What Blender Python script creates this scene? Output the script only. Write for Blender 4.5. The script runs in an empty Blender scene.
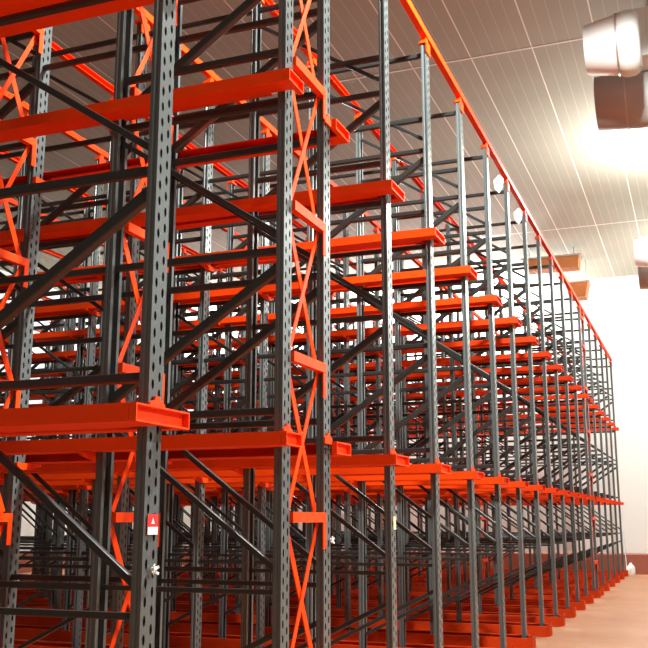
import bpy, bmesh, math, random
from mathutils import Vector, Matrix
random.seed(7)
C = bpy.context.scene.collection
PI = math.pi

# ------------------------------------------------------------------ materials
def nodes(name):
    m = bpy.data.materials.new(name); m.use_nodes = True
    nt = m.node_tree; b = nt.nodes['Principled BSDF']
    return m, nt, b
def paint(name, col, rough=0.4, metal=0.0, var=0.12, scale=6.0, bump=0.0, spec=0.5):
    m, nt, b = nodes(name)
    tc = nt.nodes.new('ShaderNodeTexCoord')
    n = nt.nodes.new('ShaderNodeTexNoise'); n.inputs['Scale'].default_value = scale; n.inputs['Detail'].default_value = 4
    nt.links.new(tc.outputs['Object'], n.inputs['Vector'])
    mx = nt.nodes.new('ShaderNodeMix'); mx.data_type = 'RGBA'
    mx.inputs[6].default_value = (*[c*(1-var) for c in col], 1)
    mx.inputs[7].default_value = (*[min(1, c*(1+var)) for c in col], 1)
    nt.links.new(n.outputs['Fac'], mx.inputs[0]); nt.links.new(mx.outputs[2], b.inputs['Base Color'])
    b.inputs['Roughness'].default_value = rough; b.inputs['Metallic'].default_value = metal
    b.inputs['Specular IOR Level'].default_value = spec
    if bump:
        bp = nt.nodes.new('ShaderNodeBump'); bp.inputs['Strength'].default_value = bump
        nt.links.new(n.outputs['Fac'], bp.inputs['Height']); nt.links.new(bp.outputs['Normal'], b.inputs['Normal'])
    return m
M = {}
M['orange'] = paint('orange_paint', (0.88, 0.056, 0.002), 0.5, 0, 0.06, 5, spec=0.15)
M['dark'] = paint('dark_paint', (0.024, 0.026, 0.025), 0.34, 0.0, 0.15, 9)
M['post'] = paint('post_paint', (0.098, 0.112, 0.112), 0.30, 0.1, 0.12, 9)
M['guide'] = paint('darker_orange_paint', (0.58, 0.042, 0.004), 0.6, 0, 0.2, 3, spec=0.12)  # floor guides, a darker orange than the rails
M['white'] = paint('white_plastic', (0.80, 0.82, 0.80), 0.5, 0, 0.03)
M['cowl'] = paint('white_cowl_sheet', (0.82, 0.86, 0.84), 0.55, 0, 0.03)
M['grey'] = paint('shade_toned_cowl_sheet', (0.42, 0.41, 0.40), 0.6, 0, 0.06)  # shade put into the colour of the cowl behind the white one
M['brown'] = paint('rust_brown_casing', (0.50, 0.17, 0.045), 0.55, 0, 0.1)
M['steel'] = paint('galvanised', (0.55, 0.56, 0.56), 0.35, 0.8, 0.1)
M['red'] = paint('sign_red', (0.75, 0.03, 0.03), 0.4, 0, 0.03)
M['cream'] = paint('cream_label', (0.75, 0.68, 0.42), 0.5, 0, 0.04)
M['kerb'] = paint('kerb_paint', (0.30, 0.085, 0.05), 0.6, 0, 0.15, 2.5)
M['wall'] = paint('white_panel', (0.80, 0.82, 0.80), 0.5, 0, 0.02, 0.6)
M['wall_dim'] = paint('fill_cut_panel', (0.20, 0.20, 0.195), 0.55, 0, 0.04, 0.6)  # tone for the unseen walls, darkened to cut bounced fill light
M['seam'] = paint('white_sealant', (0.86, 0.85, 0.80), 0.5, 0, 0.02)
M['slot'] = paint('fan_dark', (0.02, 0.02, 0.02), 0.6, 0, 0.05)

def floor_mat():
    m, nt, b = nodes('floor_coating')
    tc = nt.nodes.new('ShaderNodeTexCoord')
    n = nt.nodes.new('ShaderNodeTexNoise'); n.inputs['Scale'].default_value = 0.55; n.inputs['Detail'].default_value = 8; n.inputs['Roughness'].default_value = 0.65
    nt.links.new(tc.outputs['Object'], n.inputs['Vector'])
    r = nt.nodes.new('ShaderNodeValToRGB')
    r.color_ramp.elements[0].position = 0.3; r.color_ramp.elements[0].color = (0.42, 0.18, 0.088, 1)
    r.color_ramp.elements[1].position = 0.72; r.color_ramp.elements[1].color = (0.55, 0.255, 0.13, 1)
    nt.links.new(n.outputs['Fac'], r.inputs['Fac']); nt.links.new(r.outputs['Color'], b.inputs['Base Color'])
    b.inputs['Roughness'].default_value = 0.5
    return m
M['floor'] = floor_mat()

def ceiling_mat():
    # insulated panels with pale sealed joints running down the room (along X)
    m, nt, b = nodes('ceiling_panels')
    tc = nt.nodes.new('ShaderNodeTexCoord'); sp = nt.nodes.new('ShaderNodeSeparateXYZ')
    nt.links.new(tc.outputs['Object'], sp.inputs['Vector'])
    def math_(op, a, bval):
        k = nt.nodes.new('ShaderNodeMath'); k.operation = op
        if hasattr(a, 'links') or hasattr(a, 'is_output'): nt.links.new(a, k.inputs[0])
        else: k.inputs[0].default_value = a
        k.inputs[1].default_value = bval
        return k.outputs[0]
    def lines(period, width):
        f = math_('FRACT', math_('MULTIPLY', sp.outputs['Y'], 1/period), 0)
        return math_('LESS_THAN', f, width/period)
    fine = lines(0.20, 0.012); wide = lines(1.0, 0.022)
    s = nt.nodes.new('ShaderNodeMath'); s.operation = 'MULTIPLY'; nt.links.new(fine, s.inputs[0]); s.inputs[1].default_value = 0.3
    mxx = nt.nodes.new('ShaderNodeMath'); mxx.operation = 'MAXIMUM'; nt.links.new(s.outputs[0], mxx.inputs[0]); nt.links.new(wide, mxx.inputs[1])
    n = nt.nodes.new('ShaderNodeTexNoise'); n.inputs['Scale'].default_value = 0.9; n.inputs['Detail'].default_value = 3
    nt.links.new(tc.outputs['Object'], n.inputs['Vector'])
    base = nt.nodes.new('ShaderNodeMix'); base.data_type = 'RGBA'
    base.inputs[6].default_value = (0.36, 0.345, 0.28, 1); base.inputs[7].default_value = (0.43, 0.41, 0.34, 1)
    nt.links.new(n.outputs['Fac'], base.inputs[0])
    mx = nt.nodes.new('ShaderNodeMix'); mx.data_type = 'RGBA'
    nt.links.new(mxx.outputs[0], mx.inputs[0]); nt.links.new(base.outputs[2], mx.inputs[6]); mx.inputs[7].default_value = (0.86, 0.84, 0.78, 1)
    nt.links.new(mx.outputs[2], b.inputs['Base Color']); b.inputs['Roughness'].default_value = 0.8; b.inputs['Specular IOR Level'].default_value = 0.2
    return m
M['ceiling'] = ceiling_mat()
def lamp_mat(strength):
    m, nt, b = nodes('lamp_glass')
    b.inputs['Base Color'].default_value = (1, 1, 1, 1)
    b.inputs['Emission Color'].default_value = (1.0, 0.97, 0.92, 1); b.inputs['Emission Strength'].default_value = strength
    return m
M['lamp'] = lamp_mat(60)

# ------------------------------------------------------------------ mesh helpers
def box(bm, x0, x1, y0, y1, z0, z1):
    v = [bm.verts.new(p) for p in ((x0,y0,z0),(x1,y0,z0),(x1,y1,z0),(x0,y1,z0),(x0,y0,z1),(x1,y0,z1),(x1,y1,z1),(x0,y1,z1))]
    for f in ((3,2,1,0),(4,5,6,7),(0,1,5,4),(1,2,6,5),(2,3,7,6),(3,0,4,7)): bm.faces.new([v[i] for i in f])
def bar(bm, a, b, w, h, up=(1,0,0)):
    """rectangular tube from a to b; w measured along up, h across it"""
    a, b = Vector(a), Vector(b); d = (b-a).normalized(); u = Vector(up); u = (u - d*u.dot(d)).normalized(); s = d.cross(u)
    r = min(w, h)*0.18
    prof = []
    for sx, sy in ((1,1),(-1,1),(-1,-1),(1,-1)):
        cx, cy = sx*(w/2-r), sy*(h/2-r)
        a0 = math.atan2(sy, sx)
        for k in (-1, 0, 1):
            t = a0 + k*PI/4*1.0
            prof.append((cx + r*math.cos(t), cy + r*math.sin(t)))
    loops = []
    for p in (a, b): loops.append([bm.verts.new(p + u*x + s*y) for x, y in prof])
    n = len(prof)
    for i in range(n): bm.faces.new((loops[0][i], loops[0][(i+1)%n], loops[1][(i+1)%n], loops[1][i]))
    bm.faces.new(loops[0][::-1]); bm.faces.new(loops[1])
def strip_prism(bm, outline, axis, t0, t1):
    """closed 2-D outline extruded along an axis"""
    def P(p, t):
        if axis == 'x': return (t, p[0], p[1])
        if axis == 'y': return (p[0], t, p[1])
        return (p[0], p[1], t)
    A = [bm.verts.new(P(p, t0)) for p in outline]; B = [bm.verts.new(P(p, t1)) for p in outline]
    n = len(outline)
    for i in range(n): bm.faces.new((A[i], A[(i+1)%n], B[(i+1)%n], B[i]))
    bm.faces.new(A[::-1]); bm.faces.new(B)
def lathe(bm, prof, center, axis='z', seg=28):
    c = Vector(center); rings = []
    for r, t in prof:
        ring = []
        for k in range(seg):
            a = 2*PI*k/seg
            if axis == 'z': p = (r*math.cos(a), r*math.sin(a), t)
            elif axis == 'y': p = (r*math.cos(a), t, r*math.sin(a))
            else: p = (t, r*math.cos(a), r*math.sin(a))
            ring.append(bm.verts.new(c + Vector(p)))
        rings.append(ring)
    for i in range(len(rings)-1):
        for k in range(seg): bm.faces.new((rings[i][k], rings[i][(k+1)%seg], rings[i+1][(k+1)%seg], rings[i+1][k]))
    return rings
def cap(bm, ring): bm.faces.new(ring)
def mesh(name, fn, mat, smooth=False):
    bm = bmesh.new(); fn(bm)
    bmesh.ops.recalc_face_normals(bm, faces=bm.faces)
    me = bpy.data.meshes.new(name); bm.to_mesh(me); bm.free()
    me.materials.append(mat)
    if smooth:
        for p in me.polygons: p.use_smooth = True
    return me
def obj(name, me, parent=None, loc=(0,0,0), rot=(0,0,0)):
    o = bpy.data.objects.new(name, me); C.objects.link(o); o.location = loc; o.rotation_euler = rot
    if parent is not None: o.parent = parent
    return o
def build(name, fn, mat, parent=None, loc=(0,0,0), smooth=False): return obj(name, mesh(name, fn, mat, smooth), parent, loc)
def tag(o, label, cat, group=None):
    o['label'] = label; o['category'] = cat
    if group: o['group'] = group
    return o
def thing(name, label, cat, loc=(0,0,0), group=None):
    return tag(obj(name, None, None, loc), label, cat, group)
def struct(name, fn, mat):
    o = build(name, fn, mat); o['kind'] = 'structure'; return o
def copy_tree(o, parent=None):
    c = o.copy(); C.objects.link(c)
    if parent is not None: c.parent = parent
    for ch in list(o.children): copy_tree(ch, c)
    return c

# ------------------------------------------------------------------ camera (eye 1.6 m, looking down the aisle and a little up)
cam = bpy.data.cameras.new('camera'); co = bpy.data.objects.new('camera', cam); C.objects.link(co)
R, U, F = Vector((0.36406, -0.93138, 0)), Vector((-0.18781, -0.07341, 0.97946)), Vector((0.91224, 0.35658, 0.20165))
mw = Matrix((( R.x, U.x, -F.x, 0), (R.y, U.y, -F.y, 0), (R.z, U.z, -F.z, 1.6), (0, 0, 0, 1)))
co.matrix_world = mw
FPX = 947.18
cam.sensor_width = 36; cam.sensor_fit = 'HORIZONTAL'; cam.lens = FPX/648*36; cam.clip_end = 200; cam.clip_start = 0.05
bpy.context.scene.camera = co
def px(x, y, z):
    d = Vector((x, y, z-1.6)); f = d.dot(F)
    if f <= 0.1: return None
    return 324 + FPX*d.dot(R)/f, 324 - FPX*d.dot(U)/f

# ------------------------------------------------------------------ room
CEIL, XE, XN, YB, YR = 9.1, 30.4, -5.0, 19.5, -6.5
struct('floor', lambda b: box(b, XN, XE, YR, YB, -0.2, 0), M['floor'])
struct('ceiling', lambda b: box(b, XN, XE, YR, YB, CEIL, CEIL+0.2), M['ceiling'])
struct('wall_end', lambda b: box(b, XE, XE+0.2, YR-0.2, YB+0.2, 0, CEIL), M['wall'])
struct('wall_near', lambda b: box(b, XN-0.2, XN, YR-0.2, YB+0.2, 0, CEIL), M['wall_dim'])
struct('wall_back', lambda b: box(b, XN, XE, YB, YB+0.2, 0, CEIL), M['wall'])
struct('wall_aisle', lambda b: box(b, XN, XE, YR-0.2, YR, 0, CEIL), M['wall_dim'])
struct('baseboard_end', lambda b: strip_prism(b, [(XE-0.16, 0.002), (XE-0.16, 0.56), (XE-0.11, 0.60), (XE-0.002, 0.60), (XE-0.002, 0.002)], 'y', YR, YB), M['kerb'])
struct('baseboard_back', lambda b: box(b, XN, XE-0.2, YB-0.16, YB-0.002, 0.002, 0.60), M['kerb'])
for i, x in enumerate((14.42, 24.6)):
    struct('trim_%d' % (i+1), lambda b, x=x: box(b, x-0.02, x+0.02, YR, YB, CEIL-0.004, CEIL-0.0005), M['seam'])

# ------------------------------------------------------------------ racking layout
XS = [3.56, 4.985, 5.63, 7.02, 8.37, 9.81, 11.23, 12.62, 14.08, 15.46, 16.86, 18.27, 19.68, 21.12, 21.80, 23.2, 24.7, 26.2, 27.7, 29.2]
NEAR_ONLY, FAR_ONLY = {1, 13}, {2, 14}         # the uprights either side of the laced towers carry rails on one side
NK, PITCH, DEEP, Y0 = 6, 2.38, 1.24, 2.18
TOP = 6.17
PW, PD = 0.116, 0.050
ORD = ['first','second','third','fourth','fifth','sixth','seventh','eighth','ninth','tenth','eleventh','twelfth','thirteenth','fourteenth','fifteenth','sixteenth','seventeenth','eighteenth','nineteenth','twentieth']
def in_view(x, k):
    for y in (Y0+k*PITCH, Y0+k*PITCH+DEEP):
        for z in (0.2, 3, 6):
            p = px(x, y, z)
            if p and -150 < p[0] < 760: return True
    return False
keep = {(i, k) for i, x in enumerate(XS) for k in range(NK) if in_view(x, k)}
depth_of = {i: max(k for (j, k) in keep if j == i) for i in range(len(XS))}

# --- upright post: folded section, its web pierced by two staggered rows of slots
def post_fn(bm, holes=True):
    t = 0.004; w2 = PW/2; lip = 0.028
    z0 = 0.008
    # web at y = 0 facing -y
    if holes:
        pz = 0.076; n = int((TOP-z0)/pz)
        hw, hh = 0.0105, 0.023
        for col in (0, 1):
            xa, xb = (-w2, 0) if col == 0 else (0, w2)
            xc = -0.027 if col == 0 else 0.027
            off = 0 if col == 0 else pz/2
            def ring(za, zb, zc):
                outer = [(xa,za),(xc,za),(xb,za),(xb,zc),(xb,zb),(xc,zb),(xa,zb),(xa,zc)]
                s = 0.7
                inner = [(xc-hw*s,zc-hh*s),(xc,zc-hh),(xc+hw*s,zc-hh*s),(xc+hw,zc),(xc+hw*s,zc+hh*s),(xc,zc+hh),(xc-hw*s,zc+hh*s),(xc-hw,zc)]
                o = [bm.verts.new((x,0,z)) for x,z in outer]; i = [bm.verts.new((x,0,z)) for x,z in inner]
                for q in range(8): bm.faces.new((o[q], o[(q+1)%8], i[(q+1)%8], i[q]))
            if off:
                v=[bm.verts.new((x,0,z)) for x,z in ((xa,z0),(xb,z0),(xb,z0+off),(xa,z0+off))]; bm.faces.new(v)
            m = n - (1 if off else 0)
            for q in range(m):
                za = z0+off+q*pz; ring(za, za+pz, za+pz/2)
            ze = z0+off+m*pz
            v=[bm.verts.new((x,0,z)) for x,z in ((xa,ze),(xb,ze),(xb,TOP),(xa,TOP))]; bm.faces.new(v)
        bmesh.ops.remove_doubles(bm, verts=bm.verts, dist=1e-5)
    else:
        box(bm, -w2, w2, 0, t, z0, TOP)
    # flanges with a shallow fold, and lips
    for s in (-1, 1):
        o = [(s*w2,0),(s*w2,0.014),(s*(w2-0.006),0.019),(s*(w2-0.006),0.029),(s*w2,0.034),(s*w2,PD),(s*(w2-lip),PD),
             (s*(w2-lip),PD-t),(s*(w2-t),PD-t),(s*(w2-t),0.034),(s*(w2-0.006-t),0.029),(s*(w2-0.006-t),0.019),(s*(w2-t),0.014),(s*(w2-t),t*0.5)]
        strip_prism(bm, o, 'z', z0, TOP)
POST = mesh('front_post', lambda b: post_fn(b, True), M['post'])
FOOT = mesh('base_plate', lambda b: (box(b, -0.085, 0.085, -0.03, 0.09, 0.0005, 0.0075)), M['dark'])
def tube(bm, a, b, w=0.05): bar(bm, (0, a[0], a[1]), (0, b[0], b[1]), w, w)
ya, yb = PD+0.003, DEEP-PD-0.003
H_Z = [1.20, 2.21, 3.17, 4.12, 4.46, 5.08, 5.40, 6.07]
D_SEG = [((ya, 0.98), (yb, 0.42)), ((ya, 1.32), (yb, 2.16)), ((ya, 3.07), (yb, 2.32)), ((ya, 3.27), (yb, 4.02)), ((ya, 4.99), (yb, 4.22)), ((ya, 5.19), (yb, 5.92))]
HOR = mesh('horizontal_brace', lambda b: tube(b, (ya, 0), (yb, 0), 0.044), M['dark'])
THIN = mesh('horizontal_brace', lambda b: tube(b, (ya, 0), (yb, 0), 0.030), M['dark'])
DIA = [mesh('diagonal_brace', lambda b, s=s: tube(b, *s, 0.034 if s[0][1] < s[1][1] or s[0][1] < 2 else 0.056), M['dark']) for s in D_SEG]
SPA = mesh('spacer_tube', lambda b: tube(b, (DEEP+0.003, 0), (PITCH-0.003, 0), 0.04), M['dark'])
def make_frame():
    t = thing('upright_frame', 'x', 'rack frame')
    obj('front_post', POST, t); obj('rear_post', POST, t, (0, DEEP, 0), (0, 0, PI))
    obj('base_plate', FOOT, t); obj('base_plate', FOOT, t, (0, DEEP, 0), (0, 0, PI))
    for z in H_Z: obj('horizontal_brace', THIN if z < 2 else HOR, t, (0, 0, z))
    for m in DIA: obj('diagonal_brace', m, t)
    return t
def make_inner():
    t = make_frame()
    for z in (1.2, 3.17, 5.08, 6.07): obj('spacer_tube', SPA, t, (0, 0, z))
    return t
frame0 = make_frame(); inner0 = make_inner(); used = {0: False, 1: False}
LINES = ['in the line facing the aisle'] + ['%s line from the aisle' % ORD[k] for k in range(1, NK)]
for i, x in enumerate(XS):
    for k in range(NK):
        if (i, k) not in keep: continue
        kind = 1 if k < depth_of[i] else 0
        src = inner0 if kind else frame0
        o = copy_tree(src) if used[kind] else src
        used[kind] = True
        o.location = (x, Y0+k*PITCH, 0)
        tag(o, 'dark grey rack frame, %s from the camera, %s' % (ORD[i], LINES[k]), 'rack frame', 'upright frames of the drive-in racking')
for p, kind in ((frame0, 0), (inner0, 1)):
    if not used[kind]:
        for c in list(p.children): bpy.data.objects.remove(c)
        bpy.data.objects.remove(p)

# --- pallet rails: a channel beam each side of a line of uprights, on cantilever arms
LEV = {'lower': 2.075, 'upper': 4.235}
RH = 0.076
def beam_fn(bm, s, y1, reach):
    """box-like rail: outer web, pallet shelf on top, wide closed underside; s = side, reach = outer edge from the upright's centre"""
    t = 0.005; xi = 0.066
    o = [(s*reach, -RH), (s*reach, 0), (s*xi, 0), (s*xi, -t), (s*(reach-t), -t), (s*(reach-t), -RH+t), (s*xi, -RH+t), (s*xi, -RH)]
    strip_prism(bm, o, 'y', -0.052, y1)
    # between the uprights the underside reaches in towards the bracing
    ys = sorted([yy for yy, _ in ROWS])
    for a, b in zip(ys[:-1], ys[1:]):
        if b > y1: break
        x0, x1 = sorted((s*0.034, s*xi))
        box(bm, x0, x1, a+0.09, b-0.09, -RH, -RH+t)
ROWS = [(q, 0) for k in range(NK) for q in (k*PITCH, k*PITCH+DEEP)]
def end_fn(bm, x0, x1):
    t = 0.008
    box(bm, x0, x1, -0.062, -0.054, -RH, 0.0)                    # back plate
    box(bm, x0, x1, -0.090, -0.062, -RH, -RH+t)                  # lower lip
    box(bm, x0, x1, -0.090, -0.062, -t, 0)                       # upper lip
    box(bm, x1-t, x1, -0.090, -0.062, -RH+t, -t)                 # closed outer end
    box(bm, x0, x0+t, -0.090, -0.062, -RH+t, -t)
def hook_fn(bm):
    strip_prism(bm, [(-0.066, -0.01), (0.066, -0.01), (0.060, 0.030), (0.024, 0.042), (0.018, 0.060), (-0.018, 0.060), (-0.024, 0.042), (-0.060, 0.030)], 'y', -0.013, -0.002)
def arm_fn(bm, x0, x1):
    # stub arm under the beams, clear of the upright's face
    strip_prism(bm, [(x0, -RH-0.003), (x1, -RH-0.003), (x1, -RH-0.02), (0.06, -RH-0.05), (-0.06, -RH-0.05), (x0, -RH-0.02)], 'y', -0.030, -0.002)
BEAM, END, ARM = {}, {}, {}
HOOK = mesh('hook_plate', hook_fn, M['orange'])
def spans(i):
    if i in NEAR_ONLY: return [-1], -0.2, 0.02
    if i in FAR_ONLY: return [1], -0.06, 0.20
    if i == 0: return [-1, 1], -0.29, 0.145
    return [-1, 1], -0.2, 0.15
def rows_of(i):
    r = []
    for k in range(depth_of[i]+1): r += [(k*PITCH, 0), (k*PITCH+DEEP, 1)]
    return r
for lname, z in LEV.items():
    for i, x in enumerate(XS):
        sides, x0, x1 = spans(i); n = depth_of[i]; y1 = n*PITCH+DEEP+0.06
        t = thing('pallet_rail', 'orange pallet rail at the %s level, on the %s upright from the camera' % (lname, ORD[i]), 'pallet rail', (x, Y0, z-(0.04 if lname == 'upper' else 0.012) if i == 0 else z), 'orange pallet rails of the %s level' % lname)
        for s in sides:
            reach = -x0 if s < 0 else x1
            key = (s, n, reach)
            if key not in BEAM: BEAM[key] = mesh('rail_beam', lambda b: beam_fn(b, s, y1, reach), M['orange'])
            obj('rail_beam', BEAM[key], t)
        key = (x0, x1)
        if key not in END:
            END[key] = mesh('end_channel', lambda b: end_fn(b, x0, x1), M['orange']); ARM[key] = mesh('cantilever_arm', lambda b: arm_fn(b, x0, x1), M['orange'])
        obj('end_channel', END[key], t)
        obj('hook_plate', HOOK, t)
        for yy, rear in rows_of(i):
            if yy > 0: obj('cantilever_arm', ARM[key], t, (0, yy + (0.032 if rear else 0), 0))

# --- floor guide rails with a nose towards the aisle
def guide_fn(bm, s, y1):
    t = 0.008
    q = 1.0 if s < 0 else 0.85
    strip_prism(bm, [(s*0.20*q, 0.001), (s*0.20, 0.14), (s*0.155, 0.14), (s*0.155, 0.14-t), (s*(0.20-t), 0.14-t), (s*(0.20-t), 0.001+t), (s*0.11, 0.001+t), (s*0.11, 0.001)], 'y', -0.05, y1)
def nose_fn(bm):
    strip_prism(bm, [(-0.20, -0.055), (-0.12, -0.10), (0.09, -0.10), (0.17, -0.055), (0.162, -0.053), (0.085, -0.092), (-0.115, -0.092), (-0.192, -0.053)], 'z', 0.001, 0.16)
GU = {}; NOSE = mesh('nose_plate', nose_fn, M['guide'])
for i, x in enumerate(XS):
    n = depth_of[i]; y1 = n*PITCH+DEEP+0.1
    t = thing('floor_guide_rail', 'orange guide rail bolted to the floor along the %s upright from the camera' % ORD[i], 'floor rail', (x, Y0, 0), 'orange floor guide rails')
    for s in (-1, 1):
        if (s, n) not in GU: GU[(s, n)] = mesh('guide_channel', lambda b: guide_fn(b, s, y1), M['guide'])
        obj('guide_channel', GU[(s, n)], t)
    obj('nose_plate', NOSE, t)

# --- laced towers: flat struts, crossed flats and gussets between two close uprights
def tower(ia, ib, rows, which):
    xa, xb = XS[ia]+0.064, XS[ib]-0.064; L = xb-xa
    zs = [0.70, 1.61, 2.54, 3.47, 4.42, 5.35, 6.00]
    strut = mesh('lacing_strut', lambda b: box(b, 0.0, L, -0.020, 0.026, -0.030, 0.030), M['orange'])
    gus = mesh('gusset_plate', lambda b: box(b, 0.0, 0.045, -0.019, -0.012, -0.19, -0.031), M['orange'])
    dg = []
    for a, c in zip([0.03]+zs[:-1], zs):
        f = mesh('lacing_flat', lambda b: bar(b, (0.03, 0.030, a+0.035), (L-0.03, 0.030, c-0.035), 0.007, 0.040, (0, 1, 0)), M['orange'])
        g = mesh('lacing_angle', lambda b: bar(b, (L-0.03, 0.045, a+0.035), (0.03, 0.045, c-0.035), 0.007, 0.052, (0, 1, 0)), M['orange'])
        dg.append((f, g))
    for r in rows:
        k, rear = divmod(r, 2)
        if (ia, k) not in keep and (ib, k) not in keep: continue
        y = Y0 + k*PITCH + (DEEP-0.06 if rear else 0.0)
        where = 'in the aisle-front row of uprights' if r == 0 else 'in the %s row of uprights from the aisle' % ORD[r]
        t = thing('lacing_panel', 'orange crossed lacing of the %s tower, %s' % (which, where), 'lacing', (xa, y, 0), 'orange lacing of the %s tower' % which)
        for z in zs:
            obj('lacing_strut', strut, t, (0, 0, z)); obj('gusset_plate', gus, t, (L-0.045, 0, z))
        for f, g in dg:
            obj('lacing_flat', f, t); obj('lacing_angle', g, t)
tower(1, 2, range(0, 4), 'near')
tower(13, 14, range(0, 12), 'far')

# --- tie beams over the heads of the uprights, one per row
def bracket_fn(bm):
    box(bm, -0.07, 0.07, -0.01, 0.07, TOP+0.002, TOP+0.030)
    box(bm, -0.035, 0.035, 0.0, 0.05, TOP+0.030, TOP+0.078)
    box(bm, -0.07, 0.07, -0.012, -0.003, TOP-0.10, TOP+0.002)
BRK = mesh('tie_bracket', bracket_fn, M['orange'])
for r in range(2*NK):
    k, rear = divmod(r, 2)
    idx = [i for i in range(len(XS)) if (i, k) in keep]
    y = Y0 + k*PITCH + (DEEP if rear else 0)
    xa = XS[idx[0]]-0.3
    where = 'aisle-front row of upright heads' if r == 0 else '%s row of upright heads from the aisle' % ORD[r]
    t = thing('top_tie_beam', 'long orange tie beam running over the %s' % where, 'tie beam', (0, y, 0), 'orange tie beams over the uprights')
    sgn = -1 if rear else 1
    def bm_(b):
        o = [(-0.01, TOP+0.08), (0.052, TOP+0.08), (0.052, TOP+0.086), (-0.004, TOP+0.086), (-0.004, TOP+0.144), (0.052, TOP+0.144), (0.052, TOP+0.15), (-0.01, TOP+0.15)]
        strip_prism(b, [(sgn*p, q) for p, q in o], 'x', xa, XS[-1]+0.15)
    build('tie_channel', bm_, M['orange'], t)
    for i in idx: obj('tie_bracket', BRK, t, (XS[i], 0, 0), (0, 0, PI if rear else 0))

# ------------------------------------------------------------------ air coolers under the ceiling on the aisle side
def cooler(x, zc, y, label, sc=1.0):
    t = thing('air_cooler', label, 'air cooler', (x, y, zc), 'air coolers hung from the ceiling')
    def cowl(b, dx, dz):
        pr = [(0.310, 0.0), (0.318, -0.004), (0.395, -0.42), (0.402, -0.43), (0.425, -0.50), (0.42, -0.60), (0.39, -0.655), (0.33, -0.69), (0.30, -0.69), (0.30, -0.02), (0.305, 0.0)]
        lathe(b, [(r*sc, v*sc) for r, v in pr], (dx, 0, dz), 'y', 40)
    def cowl2(b, dx, dz):
        pr = [(0.375, 0.0), (0.383, -0.004), (0.41, -0.42), (0.415, -0.43), (0.43, -0.60), (0.43, -1.0), (0.36, -1.02), (0.36, -0.02), (0.37, 0.0)]
        lathe(b, [(r*sc, v*sc) for r, v in pr], (dx, 0, dz), 'y', 40)
    def band(b, dx, dz):
        pr = [(0.392, -0.398), (0.408, -0.398), (0.412, -0.424), (0.396, -0.424), (0.392, -0.398)]
        lathe(b, [(r*sc, v*sc) for r, v in pr], (dx, 0, dz), 'y', 40)
        for s in (-1, 1): box(b, dx-0.02, dx+0.02, -0.42*sc, -0.40*sc, dz+s*0.41*sc-0.03, dz+s*0.41*sc+0.03)
    def fan(b, dx, dz):
        lathe(b, [(0.06*sc, -0.30*sc), (0.06*sc, -0.40*sc)], (dx, 0, dz), 'y', 16)
        for k in range(6):
            a = k*PI/3; c, s = math.cos(a), math.sin(a)
            bar(b, (dx+0.05*sc*c, -0.35*sc, dz+0.05*sc*s), (dx+0.29*sc*c, -0.35*sc, dz+0.29*sc*s), 0.01, 0.11*sc, (0.3*-s, 1, 0.3*c))
    c1 = build('fan_cowl', lambda b: cowl(b, 0, 0), M['cowl'], t, smooth=True); c1['label'] = 'white fan cowl'
    build('clamp_band', lambda b: band(b, 0, 0), M['steel'], c1); build('fan', lambda b: fan(b, 0, 0), M['slot'], c1)
    c2 = build('fan_cowl', lambda b: cowl2(b, 1.35*sc, -0.18), M['grey'], t, smooth=True); c2['label'] = 'fan cowl toned grey for shade'
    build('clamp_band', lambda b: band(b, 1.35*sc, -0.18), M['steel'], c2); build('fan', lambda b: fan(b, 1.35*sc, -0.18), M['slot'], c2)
    build('casing', lambda b: box(b, 0.5, 2.1, -1.55, -0.60*sc, 0.05, 0.75), M['cowl'], t)
    top = CEIL - zc - 0.003
    for dx, dy in ((0.6, -0.8), (2.0, -0.8), (0.6, -1.45), (2.0, -1.45)):
        build('hanger_rod', lambda b: bar(b, (dx, dy, 0.752), (dx, dy, top), 0.02, 0.02), M['steel'], t)
cooler(12.0, 7.66, 0.98, 'big air cooler with white and shade-toned fan cowls, near the top right corner')
cooler(22.4, 7.66, 1.0, 'smaller looking air cooler farther down the aisle, at the right edge of the picture')

# brown casings hung near the far wall
def far_unit(name, x, y0, y1, z0, z1, dx, label, taper):
    t = thing(name, label, 'ceiling unit', (x, (y0+y1)/2, z0), 'rust brown units hung near the far wall')
    w = (y1-y0)/2
    build('casing', lambda b: strip_prism(b, [(-w*taper, 0), (w*taper, 0), (w, z1-z0), (-w, z1-z0)], 'x', 0, dx), M['brown'], t)
    build('top_flange', lambda b: box(b, -0.03, dx+0.03, -w-0.06, w+0.06, z1-z0+0.001, z1-z0+0.05), M['steel'], t)
    for yy in (-w*0.8, w*0.8):
        build('hanger_rod', lambda b: bar(b, (dx/2, yy, z1-z0+0.052), (dx/2, yy, CEIL-z0-0.003), 0.025, 0.025), M['steel'], t)
far_unit('hanging_hopper', 27.6, 2.58, 3.22, 7.92, 8.34, 0.6, 'rust brown tapered box hanging lowest near the far wall', 0.72)
far_unit('hanging_duct', 26.2, 2.65, 4.2, 8.46, 8.78, 0.5, 'long brown duct hanging just above the far end of the top beam', 0.95)

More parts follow.
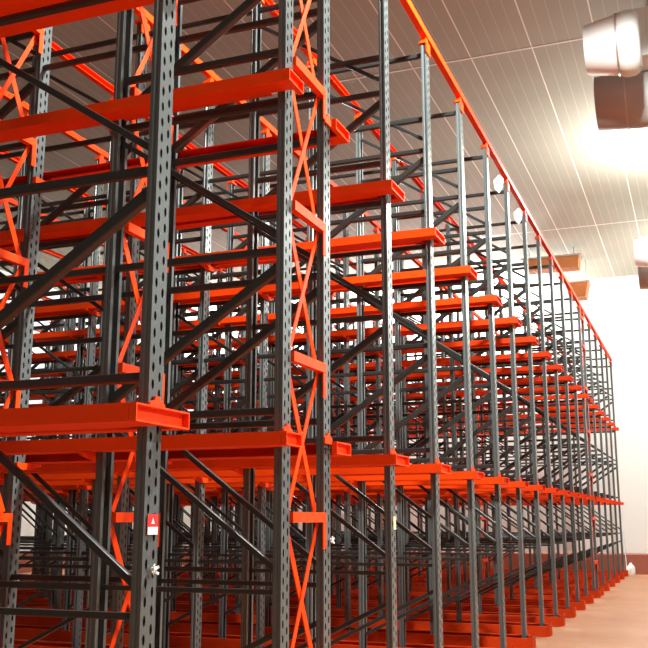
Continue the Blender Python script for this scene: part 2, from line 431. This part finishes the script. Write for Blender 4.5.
# ------------------------------------------------------------------ lamps
def lamp_light(o, energy, col, size, name='bulb_light', loc=(0, 0, -0.05)):
    l = bpy.data.lights.new(name, 'POINT'); l.energy = energy; l.color = col; l.shadow_soft_size = size
    b = bpy.data.objects.new(name, l); C.objects.link(b); b.parent = o; b.location = loc
    return b
def wall_lamp(y, z, label, energy):
    t = thing('wall_lamp', label, 'lamp', (XE-0.002, y, z), 'floodlights on the far end wall')
    build('wall_bracket', lambda b: box(b, -0.18, 0, -0.05, 0.05, -0.06, 0.06), M['steel'], t)
    build('housing', lambda b: box(b, -0.36, -0.181, -0.26, 0.26, -0.22, 0.22), M['steel'], t)
    build('lamp_glass', lambda b: box(b, -0.372, -0.361, -0.24, 0.24, -0.20, 0.20), M['lamp'], t)
    lamp_light(t, energy, (0.94, 1.0, 0.98), 0.22, loc=(-0.66, 0, 0))
EW = 950
wall_lamp(5.72, 8.35, 'dazzling floodlight on the far wall, seen between uprights right of centre', EW*2)
wall_lamp(9.0, 8.2, 'floodlight on the far wall, next one left of the dazzling floodlight', EW)
wall_lamp(12.4, 8.1, 'floodlight on the far wall seen behind the orange lacing', EW)
wall_lamp(16.1, 8.1, 'bright floodlight on the far wall, leftmost, seen through the dark frames', EW)
def hanging_lamp(x, y, z, label, energy, col=(0.96, 1.0, 0.95)):
    t = thing('high_bay_lamp', label, 'lamp', (x, y, z), 'high bay lamps over the aisle')
    build('hanger_rod', lambda b: bar(b, (0, 0, 0.30), (0, 0, CEIL-z-0.003), 0.02, 0.02), M['steel'], t)
    build('ballast_box', lambda b: box(b, -0.09, 0.09, -0.09, 0.09, 0.10, 0.298), M['steel'], t)
    build('lamp_globe', lambda b: lathe(b, [(0.02, 0.098), (0.09, 0.085), (0.15, 0.03), (0.16, -0.03), (0.12, -0.12), (0.05, -0.16), (0.004, -0.165)], (0, 0, 0), 'z', 24), M['lamp'], t, smooth=True)
    lamp_light(t, energy, col, 0.3, loc=(0, 0, -0.5))
def added_aisle_flood(x, z, aim, energy, spot):  # unseen floodlight, added to brighten the rack fronts
    t = thing('wall_lamp', 'added unseen floodlight on the aisle wall facing the near uprights', 'lamp', (x, YR+0.002, z))
    build('wall_bracket', lambda b: box(b, -0.05, 0.05, 0, 0.20, -0.05, 0.05), M['steel'], t)
    build('housing', lambda b: box(b, -0.26, 0.26, 0.201, 0.36, -0.2, 0.2), M['steel'], t)
    build('lamp_glass', lambda b: box(b, -0.23, 0.23, 0.361, 0.368, -0.17, 0.17), M['lamp'], t)
    l = bpy.data.lights.new('bulb_light', 'SPOT'); l.energy = energy; l.color = (1.0, 0.98, 0.92); l.shadow_soft_size = 0.2; l.spot_size = math.radians(spot); l.spot_blend = 0.6
    b = bpy.data.objects.new('bulb_light', l); C.objects.link(b); b.parent = t; b.location = (0, 0.60, 0)
    d = Vector(aim) - Vector((x, YR+0.6, z)); b.rotation_euler = d.to_track_quat('-Z', 'Y').to_euler()
def shaded_lamp(x, y, z, label, energy, spot=150, col=(0.96, 1.0, 0.95)):
    t = thing('high_bay_lamp', label, 'lamp', (x, y, z), 'high bay lamps over the aisle')
    build('hanger_rod', lambda b: bar(b, (0, 0, 0.30), (0, 0, CEIL-z-0.003), 0.02, 0.02), M['steel'], t)
    build('ballast_box', lambda b: box(b, -0.09, 0.09, -0.09, 0.09, 0.10, 0.298), M['steel'], t)
    build('reflector', lambda b: lathe(b, [(0.06, 0.098), (0.12, 0.05), (0.24, -0.20), (0.25, -0.20), (0.13, 0.06), (0.06, 0.099)], (0, 0, 0), 'z', 28), M['steel'], t, smooth=True)
    build('lamp_globe', lambda b: lathe(b, [(0.02, 0.04), (0.06, 0.0), (0.07, -0.06), (0.05, -0.12), (0.004, -0.14)], (0, 0, 0), 'z', 20), M['lamp'], t, smooth=True)
    l = bpy.data.lights.new('bulb_light', 'SPOT'); l.energy = energy; l.color = col; l.shadow_soft_size = 0.2; l.spot_size = math.radians(spot); l.spot_blend = 0.12
    b = bpy.data.objects.new('bulb_light', l); C.objects.link(b); b.parent = t; b.location = (0, 0, -0.24)
hanging_lamp(19.0, -0.4, 8.5, 'round high bay lamp over the aisle, beyond the right edge near the middle', 1450)
hanging_lamp(26.5, -1.5, 8.3, 'round high bay lamp over the aisle nearest the far wall', 1000)
shaded_lamp(6.8, 0.2, 8.35, 'shaded high bay lamp over the aisle beside the near uprights', 4400, 177)
added_aisle_flood(7.5, 7.6, (5.6, 2.2, 5.4), 3800, 80)
shaded_lamp(0.5, -2.2, 8.0, 'added unseen fill lamp over the aisle nearest the camera', 520)  # unseen lamp added as fill on the sides facing the camera

# ------------------------------------------------------------------ small things
def sign(x, z, label):
    t = thing('warning_sign', label, 'sign', (x, Y0-0.004, z))
    build('plate', lambda b: box(b, -0.040, 0.040, -0.003, 0, 0, 0.085), M['red'], t)
    build('white_strip', lambda b: box(b, -0.040, 0.040, -0.005, -0.0031, 0.0, 0.032), M['white'], t)
    build('symbol', lambda b: strip_prism(b, [(-0.014, 0.045), (0.014, 0.045), (0, 0.070)], 'y', -0.005, -0.0031), M['white'], t)
sign(3.562, 1.535, 'small red and white sign on the nearest upright')
def tie(x, z, label):
    t = thing('cable_tie', label, 'cable tie', (x, Y0-0.004, z), 'white ties on the uprights')
    build('knot', lambda b: lathe(b, [(0.004, -0.014), (0.014, -0.008), (0.014, 0.008), (0.004, 0.014)], (0, -0.016, 0), 'y', 10), M['white'], t)
    for a in (0.5, 2.2, 3.7, 5.6):
        build('tail', lambda b: bar(b, (0.012*math.cos(a), -0.016, 0.012*math.sin(a)), (0.027*math.cos(a), -0.026, 0.027*math.sin(a)), 0.004, 0.012, (0, 1, 0)), M['white'], t)
tie(3.565, 1.39, 'white plastic tie knotted on the nearest upright below the red sign')
tie(5.66, 1.47, 'white plastic tie on the upright right of the near lacing')
def label_card(x, z, label):
    tag(build('label_card', lambda b: box(b, -0.03, 0.03, -0.004, -0.001, -0.05, 0.05), M['cream'], None, (x, Y0-0.001, z)), label, 'label')
label_card(7.04, 1.57, 'small cream card on the upright just right of the near lacing tower')
def hang_tag(x, label):
    z = TOP+0.035
    t = thing('hanging_tag', label, 'tag', (x, Y0+0.06, z), 'white tags under the tie beam')
    build('string', lambda b: bar(b, (0, 0, 0.0), (0, 0, 0.043), 0.004, 0.004), M['white'], t)
    build('card', lambda b: strip_prism(b, [(0, 0), (0.07, -0.08), (0.055, -0.20), (0, -0.28), (-0.055, -0.20), (-0.07, -0.08)], 'x', -0.004, 0.004), M['white'], t)
hang_tag(12.25, 'white tag hanging under the tie beam, nearer of the two')
hang_tag(13.75, 'white tag hanging under the tie beam, farther of the two')
t = thing('plastic_jug', 'small white jug standing on the floor by the far kerb', 'jug', (29.75, 2.03, 0))
def jug(b):
    r = lathe(b, [(0.10, 0.001), (0.115, 0.02), (0.115, 0.22), (0.07, 0.29), (0.035, 0.31), (0.035, 0.35)], (0, 0, 0), 'z', 20); cap(b, r[0][::-1]); cap(b, r[-1])
build('body', jug, M['white'], t, smooth=True)
build('handle', lambda b: bar(b, (-0.09, 0, 0.25), (-0.045, 0, 0.335), 0.02, 0.02, (0, 1, 0)), M['white'], t)
t = thing('broom', 'thin pole leaning against the far wall behind the last upright', 'broom', (29.95, 2.16, 0))
build('pole', lambda b: bar(b, (0, 0, 0.08), (0.235, 0.06, 1.25), 0.03, 0.03), M['steel'], t)
build('brush', lambda b: strip_prism(b, [(-0.05, 0.001), (0.05, 0.001), (0.03, 0.079), (-0.03, 0.079)], 'y', -0.15, 0.15), M['brown'], t)

# ------------------------------------------------------------------ world and view
w = bpy.data.worlds.new('world'); bpy.context.scene.world = w; w.use_nodes = True
w.node_tree.nodes['Background'].inputs[0].default_value = (0.9, 0.9, 1.0, 1); w.node_tree.nodes['Background'].inputs[1].default_value = 0.0
s = bpy.context.scene
s.view_settings.view_transform = 'Standard'; s.view_settings.look = 'None'; s.view_settings.gamma = 1; s.view_settings.use_curve_mapping = False
s.view_settings.exposure = 0.0
s.cycles.max_bounces = 8; s.cycles.diffuse_bounces = 3; s.cycles.sample_clamp_indirect = 6; s.cycles.caustics_reflective = False; s.cycles.caustics_refractive = False
